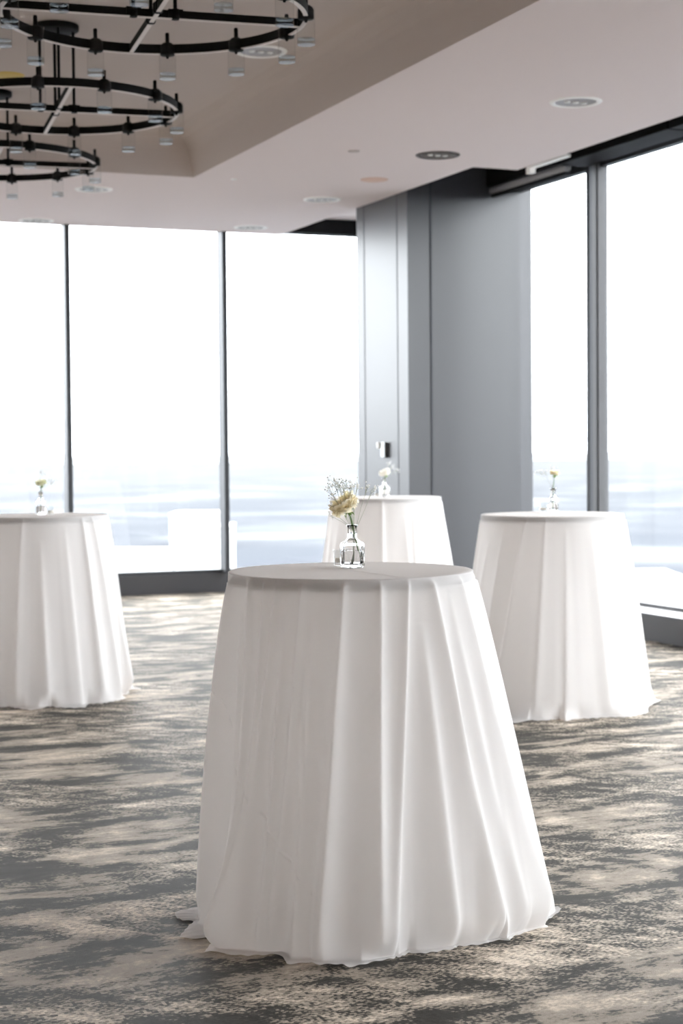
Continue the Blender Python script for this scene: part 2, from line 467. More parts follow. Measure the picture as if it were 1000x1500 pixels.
# pale end bracket under the soffit edge
root = empty('blind_bracket', rw(6.56, 12.1, 3.63), PHI)
tag(root, 'short pale metal bracket bar under the ceiling edge beside the black blind', 'bracket')
m = MB(); m.box(-0.03, 0.03, -0.05, 0.55, 0.02, 0.045); m.build('bar', M['white_trim'], root, bevel=0.006)
m = MB(); m.box(-0.03, 0.03, 0.50, 0.56, -0.02, 0.03); m.build('end_clip', M['white_trim'], root, bevel=0.006)
root.location = rw(6.56, 11.30, 3.655)

# ------------------------------------------------------------------ camera
cam = bpy.data.cameras.new('camera'); cam_o = bpy.data.objects.new('camera', cam); COL.objects.link(cam_o)
sc.camera = cam_o
cam.sensor_fit = 'VERTICAL'; cam.sensor_height = 36.0; cam.lens = F_PX/1500*36
pitch = math.atan(88/F_PX); roll = -0.0085
R3 = Matrix.Rotation(PI/2 - pitch, 3, 'X') @ Matrix.Rotation(roll, 3, 'Z')
cam_o.rotation_euler = R3.to_euler(); cam_o.location = (0, 0, CAM_H)
cam.clip_end = 50000
cam.dof.use_dof = True; cam.dof.focus_distance = 5.0; cam.dof.aperture_fstop = 4.5

def ray(u, v):
    return (R3 @ Vector(((u-500)/F_PX, (750-v)/F_PX, -1.0)))
def on_z(u, v, z):
    d = ray(u, v); t = (z-CAM_H)/d.z
    return Vector((0, 0, CAM_H)) + d*t
def at_depth(u, v, Y):
    d = ray(u, v); return Vector((0, 0, CAM_H)) + d*(Y/d.y)

# ------------------------------------------------------------------ recessed lights and ceiling discs
def ceiling_light(u, v, z, label, dark=False, diam=0.34):
    p = on_z(u, v, z)
    root = empty('ceiling_light', (p.x, p.y, z), PHI)
    tag(root, label, 'ceiling light', 'recessed round ceiling lights')
    R = diam/2
    m = MB(); m.lathe([(R-0.036, 0.010), (R-0.036, -0.004), (R-0.026, -0.010), (R-0.006, -0.008), (R, -0.002), (R, 0.010)], 48, closed=True)
    m.build('trim_ring', M['dark_trim' if dark else 'white_trim'], root)
    m = MB(); m.lathe([(R-0.037, -0.003), (R-0.05, 0.0), (R-0.075, 0.004), (R-0.115, 0.006)], 40)
    m.lathe([(0.0, -0.002), (0.035, -0.004), (0.036, 0.004)], 24)
    m.build('reflector', M['reflector'], root)
    m = MB()
    for k in (-1, 0, 1):
        x = k*0.062
        m.lathe([(0.0, -0.012), (0.018, -0.010), (0.022, 0.0)], 20, c=(x, 0))
    m.build('lens', M['plastic'], root)
    return root
ceiling_light(382, 75, ZT, 'white-rimmed round ceiling light in the recessed tray behind the nearest chandelier')
ceiling_light(843, 149, ZC, 'white-rimmed round ceiling light nearest the right-hand windows')
ceiling_light(641, 227, ZC, 'dark-rimmed round ceiling light above the grey column', True)
ceiling_light(472, 292, ZC, 'pale round ceiling light just left of the column top')
ceiling_light(137, 277, ZC, 'round ceiling light just below the farthest chandelier', diam=0.32)
ceiling_light(53, 323, ZC, 'round ceiling light above the leftmost window by the ceiling edge')
ceiling_light(367, 333, ZC, 'round ceiling light by the ceiling edge above the second window mullion')
def disc(name, u, v, z, r, mat, label, cat):
    p = on_z(u, v, z)
    m = MB(); m.lathe([(0.0, -0.008), (r*0.85, -0.008), (r, -0.003), (r, 0.012)], 40)
    o = m.build(name, M[mat], loc=(p.x, p.y, z)); tag(o, label, cat)
disc('ceiling_sprinkler_cover', 548, 263, ZC, 0.115, 'cream_disc', 'flat cream round sprinkler cover on the ceiling near the column', 'sprinkler cover')
disc('ceiling_sprinkler_cover', 518, 221, ZC, 0.045, 'grey_disc', 'tiny pale grey ceiling disc left of the dark-rimmed light', 'sprinkler cover')
disc('ceiling_disc', 12, 110, ZT, 0.11, 'yellow_disc', 'yellow round disc on the tray ceiling at the left edge', 'ceiling disc')
disc('ceiling_sensor', 342, 262, ZC, 0.025, 'plastic', 'tiny white ceiling sensor beside the tray corner', 'sensor')

# gadget on the column
p_b = ab_on_left_face(564)
p = rw(6.10, p_b, 0); zz = 1.43 + (661.5-656)/F_PX*p.y
root = empty('wall_dispenser', rw(6.095, p_b, zz-0.06), PHI)
tag(root, 'small steel fixture with a white knob mounted on the pale column face', 'wall fixture')
m = MB(); m.box(-0.030, 0.005, -0.07, 0.02, -0.030, 0.11); m.build('body', M['chrome'], root, bevel=0.006)
m = MB(); m.box(-0.045, 0.005, 0.022, 0.075, 0.055, 0.11); m.build('knob', M['plastic'], root, bevel=0.008)

# ------------------------------------------------------------------ chandeliers
def make_chandelier():
    root = empty('chandelier', (0, 0, 0))
    R = 0.715
    # local origin: centre of the ring at mid band height
    m = MB(); m.lathe([(R-0.011, -0.02), (R+0.011, -0.02), (R+0.011, 0.026), (R-0.011, 0.026)], 128, closed=True)
    ring = m.build('ring', M['black'], root)
    for p in ring.data.polygons: p.use_smooth = False
    m = MB(); m.lathe([(R-0.0105, -0.024), (R+0.0105, -0.024), (R+0.0105, -0.0201), (R-0.0105, -0.0201)], 128, closed=True)
    m.build('underside_strip', M['strip'], ring)
    for q in (0, 1):
        ang = math.radians(15 + 90*q)
        m = MB(); zb = 0.0 if q == 0 else 0.0
        if q == 0: m.box(-R+0.01, R-0.01, -0.011, 0.011, -0.018, 0.018)
        else:
            m.box(-R+0.01, -0.011, -0.011, 0.011, -0.018, 0.018); m.box(0.011, R-0.01, -0.011, 0.011, -0.018, 0.018)
        for s in (-1, 1): m.lathe([(0.019, -0.023), (0.024, -0.015), (0.024, 0.02), (0.019, 0.026)], 16, c=(s*0.1, 0)); m.box(s*0.1-0.035, s*0.1+0.035, -0.017, 0.017, -0.0175, 0.023)
        cb = m.build('cross_bar', M['black'], root, rotz=ang)
        m = MB(); m.box(-R+0.012, R-0.012, -0.0105, 0.0105, -0.0225, -0.0185)
        m.build('underside_strip', M['strip'], cb)
    H = ZT - 3.507
    for q in range(4):
        ang = math.radians(15+90*q)
        m = MB(); m.tube([(0, 0, 0.01), (0, 0, H-0.02)], 0.0095, 10)
        m.build('rod', M['black'], root, loc=(0.1*math.cos(ang), 0.1*math.sin(ang), 0))
    m = MB(); m.lathe([(0.0, H-0.035), (0.125, H-0.035), (0.135, H-0.028), (0.135, H+0.005)], 40)
    m.build('canopy', M['black'], root)
    mt = MB(); mt.lathe([(0.0, -0.046), (0.006, -0.045), (0.010, -0.03), (0.036, -0.0295), (0.038, -0.027), (0.038, 0.012), (0.034, 0.024), (0.022, 0.034), (0.0105, 0.037), (0.0105, 0.082), (0.008, 0.086), (0.0, 0.086)], 20)
    mg = MB(); mg.lathe([(0.0365, 0.0), (0.0365, -0.135), (0.036, -0.15), (0.0, -0.152)], 28)
    mg.f.pop(0) if False else None
    mb_ = MB(); mb_.lathe([(0.0, -0.150), (0.0415, -0.1495), (0.0415, -0.122), (0.0, -0.124)], 24)
    sock = glass = base = None
    for k in range(12):
        ang = math.radians(30*k)
        pos = (R*math.cos(ang), R*math.sin(ang), 0)
        if sock is None:
            sock = mt.build('lamp_socket', M['black'], root)
            # open-topped glass tube
            me_src = MB(); n = 28; prof = [(0.0430, 0.03), (0.0430, -0.152)]
            vs = []; fs = []
            for (r, z) in prof:
                for j in range(n):
                    a = 2*PI*j/n; vs.append((r*math.cos(a), r*math.sin(a), z))
            for i in range(len(prof)-1):
                for j in range(n): fs.append((i*n+j, i*n+(j+1) % n, (i+1)*n+(j+1) % n, (i+1)*n+j))
            me_src.add(vs, fs, True)
            me_src.build('glass_tube', M['tube_glass'], sock)
            gb = mb_.build('glass_base', M['tube_base'], sock)
            for p_ in gb.data.polygons: p_.use_smooth = abs(p_.normal.z) < 0.5
            gb.modifiers.new('split', 'EDGE_SPLIT')
            sock.location = pos; sock.rotation_euler = (0, 0, ang)
        else:
            c = copy_tree(sock, root); c.location = pos; c.rotation_euler = (0, 0, ang)
    return root
ch = make_chandelier()
ch_pos = [(226, 22, 7.98, 3.51), (84, 164, 10.13, 3.50), (-9, 239, 11.95, 3.51)]
labels = ['black ring chandelier nearest the viewer, cut by the top of the frame',
          'black ring chandelier in the middle of the row of three',
          'farthest and smallest black ring chandelier at the left edge']
for i, (u, v, Y, z) in enumerate(ch_pos):
    o = ch if i == 0 else copy_tree(ch)
    p = at_depth(u, v, Y)
    o.location = (p.x, p.y, 3.507)
    o.rotation_euler = (0, 0, math.radians(1.0))
    tag(o, labels[i], 'chandelier', 'ring chandeliers hanging in the tray')

# ------------------------------------------------------------------ tables
TOP = 1.07
def make_table(cx, cy, R, label, top=TOP):
    root = empty('cocktail_table', (cx, cy, 0))
    tag(root, label, 'table', 'cocktail tables under white cloths')
    m = MB(); m.lathe([(0.0, top-0.040), (R-0.012, top-0.040), (R-0.007, top-0.036), (R-0.007, top-0.008), (R-0.013, top-0.003), (0.0, top-0.003)], 64)
    m.build('tabletop', M['table'], root)
    m = MB(); m.lathe([(R-0.0068, top-0.038), (R-0.001, top-0.038), (R-0.001, top-0.007), (R-0.0068, top-0.006)], 96, closed=True)
    m.build('edge_shade_band', M['edge'], root)
    m = MB(); m.tube([(0, 0, 0.03), (0, 0, top-0.04)], 0.038, 20); m.build('pole', M['black'], root)
    m = MB(); m.lathe([(0.0, 0.0), (0.26, 0.0), (0.26, 0.012), (0.06, 0.035), (0.04, 0.06), (0.0, 0.06)], 40); m.build('base', M['black'], root)
    return root

def smooth_noise(rng, th, n, amp):      # periodic noise of the angle
    v = np.zeros_like(th)
    for k in range(1, n+1):
        v += rng.normal()*np.cos(k*th + rng.uniform(0, 2*PI))/k**0.6
    return v/np.sqrt(np.sum([1/k**1.2 for k in range(1, n+1)]))*amp

def make_cloth(cx, cy, R, hem_pts, ridges, seed, label, top=TOP, nth=900, power=None, crease=True, back_r=0.50, step_px=None, body=None, nd=150):
    """hem_pts: (angle deg, radius) control points of the hem; ridges: (top angle, foot angle, height, width, lean, from)"""
    rng = np.random.default_rng(seed)
    th = np.linspace(0, 2*PI, nth, endpoint=False)
    hp = sorted((a % 360, r) for a, r in hem_pts)
    ha = np.array([h[0] for h in hp]); hr = np.array([h[1] for h in hp])
    ha = np.concatenate([ha[-3:]-360, ha, ha[:3]+360]); hr = np.concatenate([hr[-3:], hr, hr[:3]])
    hem = np.interp(np.degrees(th), ha, hr)
    ker = np.exp(-0.5*(np.arange(-8, 9)/1.2)**2); ker /= ker.sum()
    hem = np.convolve(np.concatenate([hem[-8:], hem, hem[:8]]), ker, 'valid')
    W = 45; k2 = np.exp(-0.5*(np.arange(-3*W, 3*W+1)/W)**2); k2 /= k2.sum()
    low = np.convolve(np.concatenate([hem[-3*W:], hem, hem[:3*W]]), k2, 'valid')
    hem = hem + smooth_noise(rng, th, 60, 0.0035)
    rows = []   # each row: x, y, z arrays
    # top disc
    tsin = smooth_noise(rng, th, 5, 0.0008)
    for r in np.linspace(0.0, 1.0, 26)[1:]:
        rr = (R-0.006)*r
        z = top + tsin*r
        # overlapping pleat running in from the rim
        if step_px is not None:
            a0, lo = step_px
            px = rr*np.cos(th); py = rr*np.sin(th)
            ex, ey = math.cos(a0)*R, math.sin(a0)*R
            ix, iy = lo
            L = math.hypot(ex-ix, ey-iy); tx, ty = (ex-ix)/L, (ey-iy)/L
            s = (px-ix)*tx + (py-iy)*ty; dd = -(px-ix)*ty + (py-iy)*tx
            z = z + 0.0012*np.clip(s/0.05, 0, 1)*np.where(dd > 0, np.exp(-dd/0.05), np.exp(dd/0.003))
        rows.append((rr*np.cos(th), rr*np.sin(th), z))
    # drop
    bod = body(th) if body else low - 0.022
    bod = np.minimum(bod, hem - 0.004)
    bod = np.convolve(np.concatenate([bod[-24:], bod, bod[:24]]), np.ones(49)/49, 'valid')
    tt = np.concatenate([[0.0, 0.0016, 0.004, 0.008], np.linspace(0.014, 1.0, nd)])
    zfl = 0.006
    puddle_n = smooth_noise(rng, th, 16, 0.011)
    big_n = smooth_noise(rng, th, 9, 1.0); big_n2 = smooth_noise(rng, th, 9, 1.0)
    mid_n = smooth_noise(rng, th, 34, 1.0)
    pw = power(th) if power else 0.85
    for i, t in enumerate(tt):
        base = R + (bod - R)*t**pw
        # close to the table edge the cloth hugs the top
        fold = np.zeros_like(th); dth = np.zeros_like(th)
        for (a0, a1, amp, w, lean, st) in ridges:
            if t < st: g0 = 0.0
            else: g0 = ((t-st)/(1-st))**(0.62 if st == 0 else 0.85)
            ang = math.radians(a0 + (a1-a0)*(t**0.9))
            d = (th-ang+PI) % (2*PI) - PI
            ww = math.radians(w)*(0.40+0.60*t**0.7)
            x = d/ww
            g = 0.75/(1+(1.6*x)**2)**1.3 + 0.25*np.exp(-x*x*0.5)
            if st == 0: g0 = 0.12*min(1, t/0.02) + 0.88*g0
            fold += amp*g0*g
            dth += math.radians(lean)*g0*g
        # hem detail enters low down
        q = max(0.0, (t-0.90)/0.10)**2.0
        rad = base + fold*(1-0.5*q) - 0.010*t + q*np.clip(hem-base-fold*.5, -0.03, 0.05)*0.7 + 0.0035*t*mid_n*1.0 + 0.006*t*big_n
        # diagonal pressed crease on the left
        if crease:
            dg = np.degrees(th)
            tc_ = 0.29 + np.where(dg > 188, ((dg-188)/78.0), 0)**1.15*0.62
            on = (dg > 183) & (dg < 257) & (np.sin(dg*1.1+0.5) > -0.35)
            rad = rad - 0.0045*np.where(on, np.exp(-((t-tc_)/0.0042)**2), 0)
        rad = np.maximum(rad, R+0.0015)
        z = top*(1-t) + zfl*t
        if i == 0: z_ = top - 0.0005; rad = np.full_like(th, R-0.0025)
        elif i == 1: z_ = top-0.0022
        else: z_ = z
        if i > 0: rad = np.where(t < 0.03, np.minimum(rad, R+0.0015+0.02*max(0, t)+fold*min(1, t/0.02)), rad)
        aa = th + dth
        last = rad
        rows.append((rad*np.cos(aa), rad*np.sin(aa), np.full_like(th, z_)))
        if i == len(tt)-1: last_aa = aa
    # foot: turn out onto the carpet
    bx, by, bz = rows[-1]
    # lift the last rows for a rounded foot
    pud = np.maximum(0.012, (hem - low*0.0) - last + 0.0) + np.maximum(0, puddle_n)
    pud = np.clip(pud, 0.012, 0.12)
    lift = np.clip(smooth_noise(rng, th, 22, 0.006), -0.002, 0.016)
    for j in range(1, 11):
        s = j/10
        rr = last + pud*s
        z = zfl + 0.004*math.sin(s*PI) + lift*s*s*0.8 + 0.0015*np.sin(th*90+s*3)*s
        rows.append((rr*np.cos(last_aa), rr*np.sin(last_aa), np.maximum(z, 0.003)))
    # soften the knee between drop and foot
    nr = len(rows)
    P = np.zeros((nr, nth, 3))
    for i, (x, y, z) in enumerate(rows):
        P[i, :, 0] = x; P[i, :, 1] = y; P[i, :, 2] = z
    k0 = nr-10-12
    for it in range(14):
        Q = P.copy()
        Q[k0:-1] = 0.5*P[k0:-1] + 0.25*(P[k0-1:-2] + P[k0+1:])
        P = Q
    P[:, :, 2] = np.maximum(P[:, :, 2], 0.003)
    verts = np.concatenate([[[0, 0, top]], P.reshape(-1, 3)])
    i = np.arange(nr-1)[:, None]; j = np.arange(nth)[None, :]; j2 = (j+1) % nth
    q = np.stack([1+i*nth+j, 1+(i+1)*nth+j, 1+(i+1)*nth+j2, 1+i*nth+j2], -1).reshape(-1, 4)
    tri = np.stack([np.zeros(nth, int), 1+np.arange(nth), 1+(np.arange(nth)+1) % nth], -1)
    me = bpy.data.meshes.new('tablecloth')
    nv, nq, ntr = len(verts), len(q), len(tri)
    me.vertices.add(nv); me.vertices.foreach_set('co', verts.ravel().astype(np.float32))
    loops = np.concatenate([q.ravel(), tri.ravel()]).astype(np.int32)
    me.loops.add(len(loops)); me.loops.foreach_set('vertex_index', loops)
    starts = np.concatenate([np.arange(nq)*4, nq*4+np.arange(ntr)*3]).astype(np.int32)
    tot = np.concatenate([np.full(nq, 4), np.full(ntr, 3)]).astype(np.int32)
    me.polygons.add(nq+ntr); me.polygons.foreach_set('loop_start', starts); me.polygons.foreach_set('loop_total', tot)
    me.polygons.foreach_set('use_smooth', np.ones(nq+ntr, bool))
    me.update(calc_edges=True); me.validate()
    me.materials.append(M['cloth'])
    o = bpy.data.objects.new('tablecloth', me); COL.objects.link(o); o.location = (cx, cy, 0)
    tag(o, label, 'tablecloth', 'white floor-length tablecloths')
    return o

def centre(u, Y):
    p = at_depth(u, 700, Y); return p.x, Y
def hem_from_px(px, cx, cy):
    out = []
    for (u, v) in px:
        p = on_z(u, v, 0.006); dx, dy = p.x-cx, p.y-cy
        out.append((math.degrees(math.atan2(dy, dx)) % 360, math.hypot(dx, dy)))
    return out
def foot_angle(u, v, cx, cy):
    p = on_z(u, v, 0.006); return math.degrees(math.atan2(p.y-cy, p.x-cx)) % 360

# --- front table
cx, cy = centre(512, 5.09); R = 0.371
make_table(cx, cy, R, 'round high cocktail table under the nearest white cloth')
hem_px = [(819, 1339), (798, 1365), (771, 1360), (744, 1368), (737, 1381), (706, 1384), (694, 1376), (664, 1387), (657, 1384), (651, 1390), (610, 1395), (594, 1392), (581, 1401), (568, 1400),
          (546, 1404), (520, 1417), (510, 1420), (504, 1416), (480, 1415), (465, 1409), (438, 1412), (426, 1397), (420, 1400), (387, 1401), (363, 1387), (352, 1397), (320, 1406), (305, 1399), (303, 1372),
          (318, 1371), (273, 1376), (260, 1373), (289, 1352), (272, 1350), (260, 1335)]
hem = hem_from_px(hem_px, cx, cy)
hem.sort()
# keep the order single valued and thin out near doubles
h2 = []
for a, r in hem:
    if h2 and a-h2[-1][0] < 0.9: h2[-1] = ((h2[-1][0]+a)/2, (h2[-1][1]+r)/2)
    else: h2.append((a, r))
h2 = [h for h in h2 if 150 < h[0] or h[0] < 5 or h[0] > 355]
for a, r in ((12, .60), (30, .55), (50, .57), (70, .52), (90, .55), (110, .50), (130, .53), (150, .49), (165, .50)):
    h2.append((a, r))
def ta(u): return 360 - math.degrees(math.acos(max(-1, min(1, (u-512)/178.5))))
FA = lambda u, v: foot_angle(u, v, cx, cy)
rid = [  # top angle, foot angle, height, width, lean, start
    (ta(345), FA(270, 1352), .068, 7, -3, 0.0),
    (ta(358), FA(320, 1404), .070, 6.5, -4, 0.10),
    (ta(395), FA(352, 1397), .040, 5, -2, 0.0),
    (ta(425), FA(392, 1401), .062, 6, -3, 0.04),
    (ta(462), FA(440, 1411), .058, 6, -3, 0.06),
    (ta(504), FA(474, 1412), .062, 6, -2, 0.0),
    (ta(551), FA(545, 1404), .050, 6, 1, 0.0),
    (ta(588), FA(560, 1400), .036, 5.5, 3, 0.0),
    (ta(604), FA(650, 1390), .056, 8, 3, 0.12),
    (ta(620), FA(715, 1381), .054, 8, 4, 0.0),
    (ta(645), FA(742, 1370), .030, 7, 2, 0.05),
    (ta(662), FA(772, 1361), .044, 9, 4, 0.0),
    (ta(678), FA(800, 1360), .030, 8, 2, 0.03),
    (ta(412), FA(372, 1390), .040, 4.5, -2, 0.0),
    (ta(448), FA(415, 1400), .044, 5, -2, 0.0),
    (ta(372), FA(335, 1402), .045, 5, -2, 0.0),
    (362, 360, .040, 10, 2, 0.0),
]
rid = [(a if a > 170 else a+360, (f if f > 120 else f+360), h, w, l, s) for a, f, h, w, l, s in rid]
for k in range(9):
    a = 18 + k*18; rid.append((a, a+((k*7) % 5-2), .04+.012*((k*3) % 3), 10, ((k*5) % 7-3), 0.0))
def pw_front(th): return 0.80 + 0.14*np.cos(th)
def body_front(th):     # slack to the right, nearly straight on the left
    return 0.475 + 0.075*np.cos(th) + 0.030*np.cos(2*th) + 0.012*np.sin(th)
make_cloth(cx, cy, R, h2, rid, 4, 'large white tablecloth in the foreground puddling on the carpet', power=pw_front,
           step_px=(math.radians(ta(588)), (-0.02, 0.03)), nth=1200, body=body_front, nd=260)
FRONT = (cx, cy)

# --- other tables: hem from a few measured feet, folds by rule
def folds(seed, n, lo=.03, hi=.055):
    rnd = random.Random(seed); out = []
    a = rnd.uniform(0, 10)
    step = 360/n
    for k in range(n):
        aa = a + k*step + rnd.uniform(-.3, .3)*step
        dirn = math.cos(math.radians(aa))
        out.append((aa, aa + 6*dirn*(1 if aa % 360 > 180 else -1) + rnd.uniform(-4, 4), rnd.uniform(lo, hi), rnd.uniform(4.5, 8), rnd.uniform(-4, 4), rnd.choice((0, 0, .05, .12))))
    return out
def ring_hem(front, seed, base=.52):
    rnd = random.Random(seed); out = list(front)
    used = [a for a, r in front]
    for a in range(0, 360, 12):
        if min(abs((a-b+180) % 360-180) for b in used) > 9: out.append((a, base+rnd.uniform(-.03, .04)))
    return out

cx, cy = centre(808, 9.44); R = 0.399
make_table(cx, cy, R, 'round high cocktail table under the white cloth by the right windows')
hpx = [(968, 1027), (955, 1031), (942, 1044), (920, 1050), (880, 1050), (850, 1051), (838, 1056), (820, 1052), (795, 1056), (775, 1056), (755, 1062), (735, 1057), (710, 1052), (685, 1048)]
make_cloth(cx, cy, R, ring_hem(hem_from_px(hpx, cx, cy), 3, .54), folds(36, 24, .016, .030), 12, 'white tablecloth on the right in front of the right-hand windows', nth=800, crease=False)
RIGHT = (cx, cy)

cx, cy = centre(60, 9.95); R = 0.388
make_table(cx, cy, R, 'round high cocktail table under the white cloth at the left edge')
hpx = [(208, 1009), (186, 1011), (185, 1022), (168, 1027), (150, 1030), (125, 1030), (112, 1036), (80, 1037), (68, 1034), (45, 1040), (32, 1037), (15, 1034), (0, 1036), (-30, 1036), (-60, 1030)]
make_cloth(cx, cy, R, ring_hem(hem_from_px(hpx, cx, cy), 5, .50), folds(47, 22), 21, 'white tablecloth at the left edge of the frame by the far windows', nth=800, crease=False)
LEFT = (cx, cy)

cx, cy = centre(565, 12.75); R = 0.418; TB = 1.083
make_table(cx, cy, R, 'round high cocktail table under the partly hidden rear cloth', TB)
make_cloth(cx, cy, R, ring_hem([(0, .60), (355, .60), (180, .56), (190, .56)], 9, .56), folds(61, 22, .026, .045), 33, 'white tablecloth farthest back in front of the column', top=TB, nth=700, crease=False)
BACK = (cx, cy)

# ------------------------------------------------------------------ vases, flowers, votives
def make_vase(loc, label, w=0.037, hb=0.082, facets=8, neck=0.0145, H=0.132):
    root = empty('bud_vase', loc)
    tag(root, label, 'vase', 'clear glass bud vases on the tables')
    def fac(a, z):
        if z > hb*1.02: return 1.0
        seg = 2*PI/facets; t = (a % seg)-seg/2
        return math.cos(seg/2)/math.cos(t)*1.035
    outer = [(w*0.90, 0.0), (w, 0.006), (w, hb*0.84), (w*0.93, hb*0.93), (w*0.62, hb*1.01), (neck*1.08, hb*1.08), (neck, hb*1.16), (neck, H-0.008), (neck*1.25, H-0.004), (neck*1.25, H)]
    inner = [(neck*0.80, H), (neck*0.80, hb*1.14), (w*0.52, hb*0.975), (w*0.80, hb*0.90), (w*0.86, hb*0.82), (w*0.86, 0.014), (w*0.55, 0.009), (0.0, 0.009)]
    m = MB(); m.lathe([(0.0, 0.002)] + outer + inner, 64, wob=fac)
    m.build('bottle', M['vase'], root)
    m = MB(); m.lathe([(0.0, 0.0095), (w*0.545, 0.0095), (w*0.855, 0.0145), (w*0.855, hb*0.62), (0.0, hb*0.62)], 48, wob=fac)
    m.build('water', M['water'], root)
    return root

def petal_mesh(m, c, axis, R, n_layers, rng, ruff=0.18):
    """ruffled double bloom: rings of cupped petals opening around the axis"""
    axis = Vector(axis).normalized()
    u = axis.cross(Vector((0.3, 1, 0.2))).normalized(); w = axis.cross(u)
    for L in range(n_layers):
        f = (L+0.6)/n_layers
        cnt = 4 + int(f*7)
        open_ = 0.15 + 1.55*f*f
        for k in range(cnt):
            ang = 2*PI*(k + 0.5*(L % 2))/cnt + rng.uniform(-.2, .2)
            rad = (math.cos(ang)*u + math.sin(ang)*w)
            tan = axis.cross(rad)
            ln = R*(0.62+0.45*f)*rng.uniform(.9, 1.08); wd = R*(0.42+0.30*f)
            rows, cols = 7, 9
            vs = []
            ph = rng.uniform(0, 6)
            for i in range(rows):
                s = i/(rows-1)
                # curve outwards
                aa = open_*s
                out = ln*(math.sin(aa)/max(open_, .01))*0.95 + R*0.03*f
                up = ln*(s*math.cos(open_*s*0.9))*(1.0-0.12*f)
                for j in range(cols):
                    q = (j/(cols-1)-0.5)*2
                    ww = wd*math.sin(min(1, s*1.15+0.12)*PI*0.62)*q
                    ruf = ruff*R*s*s*math.sin(q*7+ph+L) + 0.05*R*s*math.sin(q*13+ph*2)
                    cup = -0.25*R*q*q*s*(1-f*0.5)
                    p = Vector(c) + axis*(up + ruf*0.8 - R*0.25*(1-f)*0) + rad*(out + cup + ruf*0.4) + tan*ww
                    if i == rows-1: p -= rad*0.06*R*abs(math.sin(q*9+ph))
                    vs.append(p)
            fs = []
            for i in range(rows-1):
                for j in range(cols-1):
                    fs.append((i*cols+j, i*cols+j+1, (i+1)*cols+j+1, (i+1)*cols+j))
            m.add(vs, fs, True)

def make_flower(base, pts, head, axis, R, label, mat, seed, name='rose'):
    """pts: stem points relative to base"""
    rng = random.Random(seed)
    root = empty(name, base)
    tag(root, label, 'flower', 'cut flowers in the bud vases')
    m = MB(); m.tube(pts, 0.0021, 8); m.build('stem', M['stem'], root)
    ax = Vector(axis).normalized()
    hc = Vector(head)
    m = MB()
    q = ax.to_track_quat('Z', 'Y')
    prof = [(0.0, -0.012), (0.004, -0.010), (0.0075, -0.002), (0.009, 0.008), (0.010, 0.014)]
    n = 14; vs = []; fs = []
    for r, z in prof:
        for k in range(n):
            a = 2*PI*k/n; vs.append(hc + q @ Vector((r*math.cos(a), r*math.sin(a), z)))
    for i in range(len(prof)-1):
        for k in range(n): fs.append((i*n+k, i*n+(k+1) % n, (i+1)*n+(k+1) % n, (i+1)*n+k))
    m.add(vs, fs, True)
    for k in range(5):   # sepals
        a = 2*PI*k/5; d = q @ Vector((math.cos(a), math.sin(a), 0)); t = q @ Vector((-math.sin(a), math.cos(a), 0))
        p0 = hc + ax*0.004 + d*0.008; p1 = hc + ax*0.0 + d*0.019; p2 = hc - ax*0.012 + d*0.026
        m.add([p0-t*.004, p0+t*.004, p1+t*.003, p1-t*.003, p2], [(0, 1, 2, 3), (3, 2, 4)], True)
    m.build('calyx', M['calyx'], root, fix=False)
    m = MB(); petal_mesh(m, hc + ax*0.004, ax, R, 7, rng)
    m.build('petals', M[mat], root, fix=False)
    return root

def make_gyp(base, mouth, targets, label, seed, spread=0.02, dots=9, rdot=0.0022):
    """fine branching sprig: base point, mouth of the vase and tip clusters (relative to base)"""
    rng = random.Random(seed)
    root = empty('babys_breath', base)
    tag(root, label, 'flower', "sprigs of baby's breath")
    st = MB(); bl = MB()
    mouth = Vector(mouth)
    st.tube([Vector((0, 0, 0.012)), mouth], 0.0009, 6)
    for T in targets:
        T = Vector(T)
        mid = mouth.lerp(T, 0.55) + Vector((rng.uniform(-1, 1), rng.uniform(-1, 1), rng.uniform(-1, 1)))*0.004
        st.tube([mouth, mouth.lerp(mid, .5), mid, T], [0.0008, 0.0007, 0.0006, 0.0005], 5)
        for k in range(dots):
            e = T + Vector((rng.gauss(0, 1), rng.gauss(0, 1), rng.gauss(0, .7)))*spread*0.6
            j = mid.lerp(T, rng.uniform(.4, 1))
            st.tube([j, e], 0.00035, 4)
            r = rdot*rng.uniform(.7, 1.25)
            # blossom: small star of crossed petals around a core
            for q in range(5):
                a = 2*PI*q/5 + k; d = Vector((math.cos(a), math.sin(a)*.5, math.sin(a))).normalized(); t = d.cross(Vector((.3, 1, .2))).normalized()
                n_ = d.cross(t)
                c0 = e; c1 = e + d*r*0.8 + t*r*0.55 + n_*r*.3; c2 = e + d*r*1.35; c3 = e + d*r*0.8 - t*r*0.55 - n_*r*.1
                bl.add([c0, c1, c2, c3], [(0, 1, 2, 3)])
            bl.lathe([(0.0, e.z-r*.6), (r*.5, e.z-r*.2), (r*.5, e.z+r*.2), (0.0, e.z+r*.6)], 6, c=(e.x, e.y))
    st.build('twigs', M['twig'], root, fix=False)
    b = bl.build('blossoms', M['gyp'], root, fix=False); b['kind'] = 'stuff'
    return root

def make_votive(loc, label):
    root = empty('votive_holder', loc)
    tag(root, label, 'votive holder', 'small clear glass votives beside the vases')
    m = MB(); m.lathe([(0.0, 0.0), (0.020, 0.0), (0.0225, 0.004), (0.0245, 0.048), (0.0245, 0.050), (0.0225, 0.050), (0.0205, 0.010), (0.0, 0.009)], 36)
    m.build('cup', M['tube_glass'], root)
    m = MB(); m.lathe([(0.0, 0.0105), (0.0185, 0.0105), (0.0185, 0.024), (0.0, 0.025)], 28); m.build('candle', M['wax'], root)
    return root

ZV = TOP + 0.0025
def rel(p, base): return Vector(p) - Vector(base)
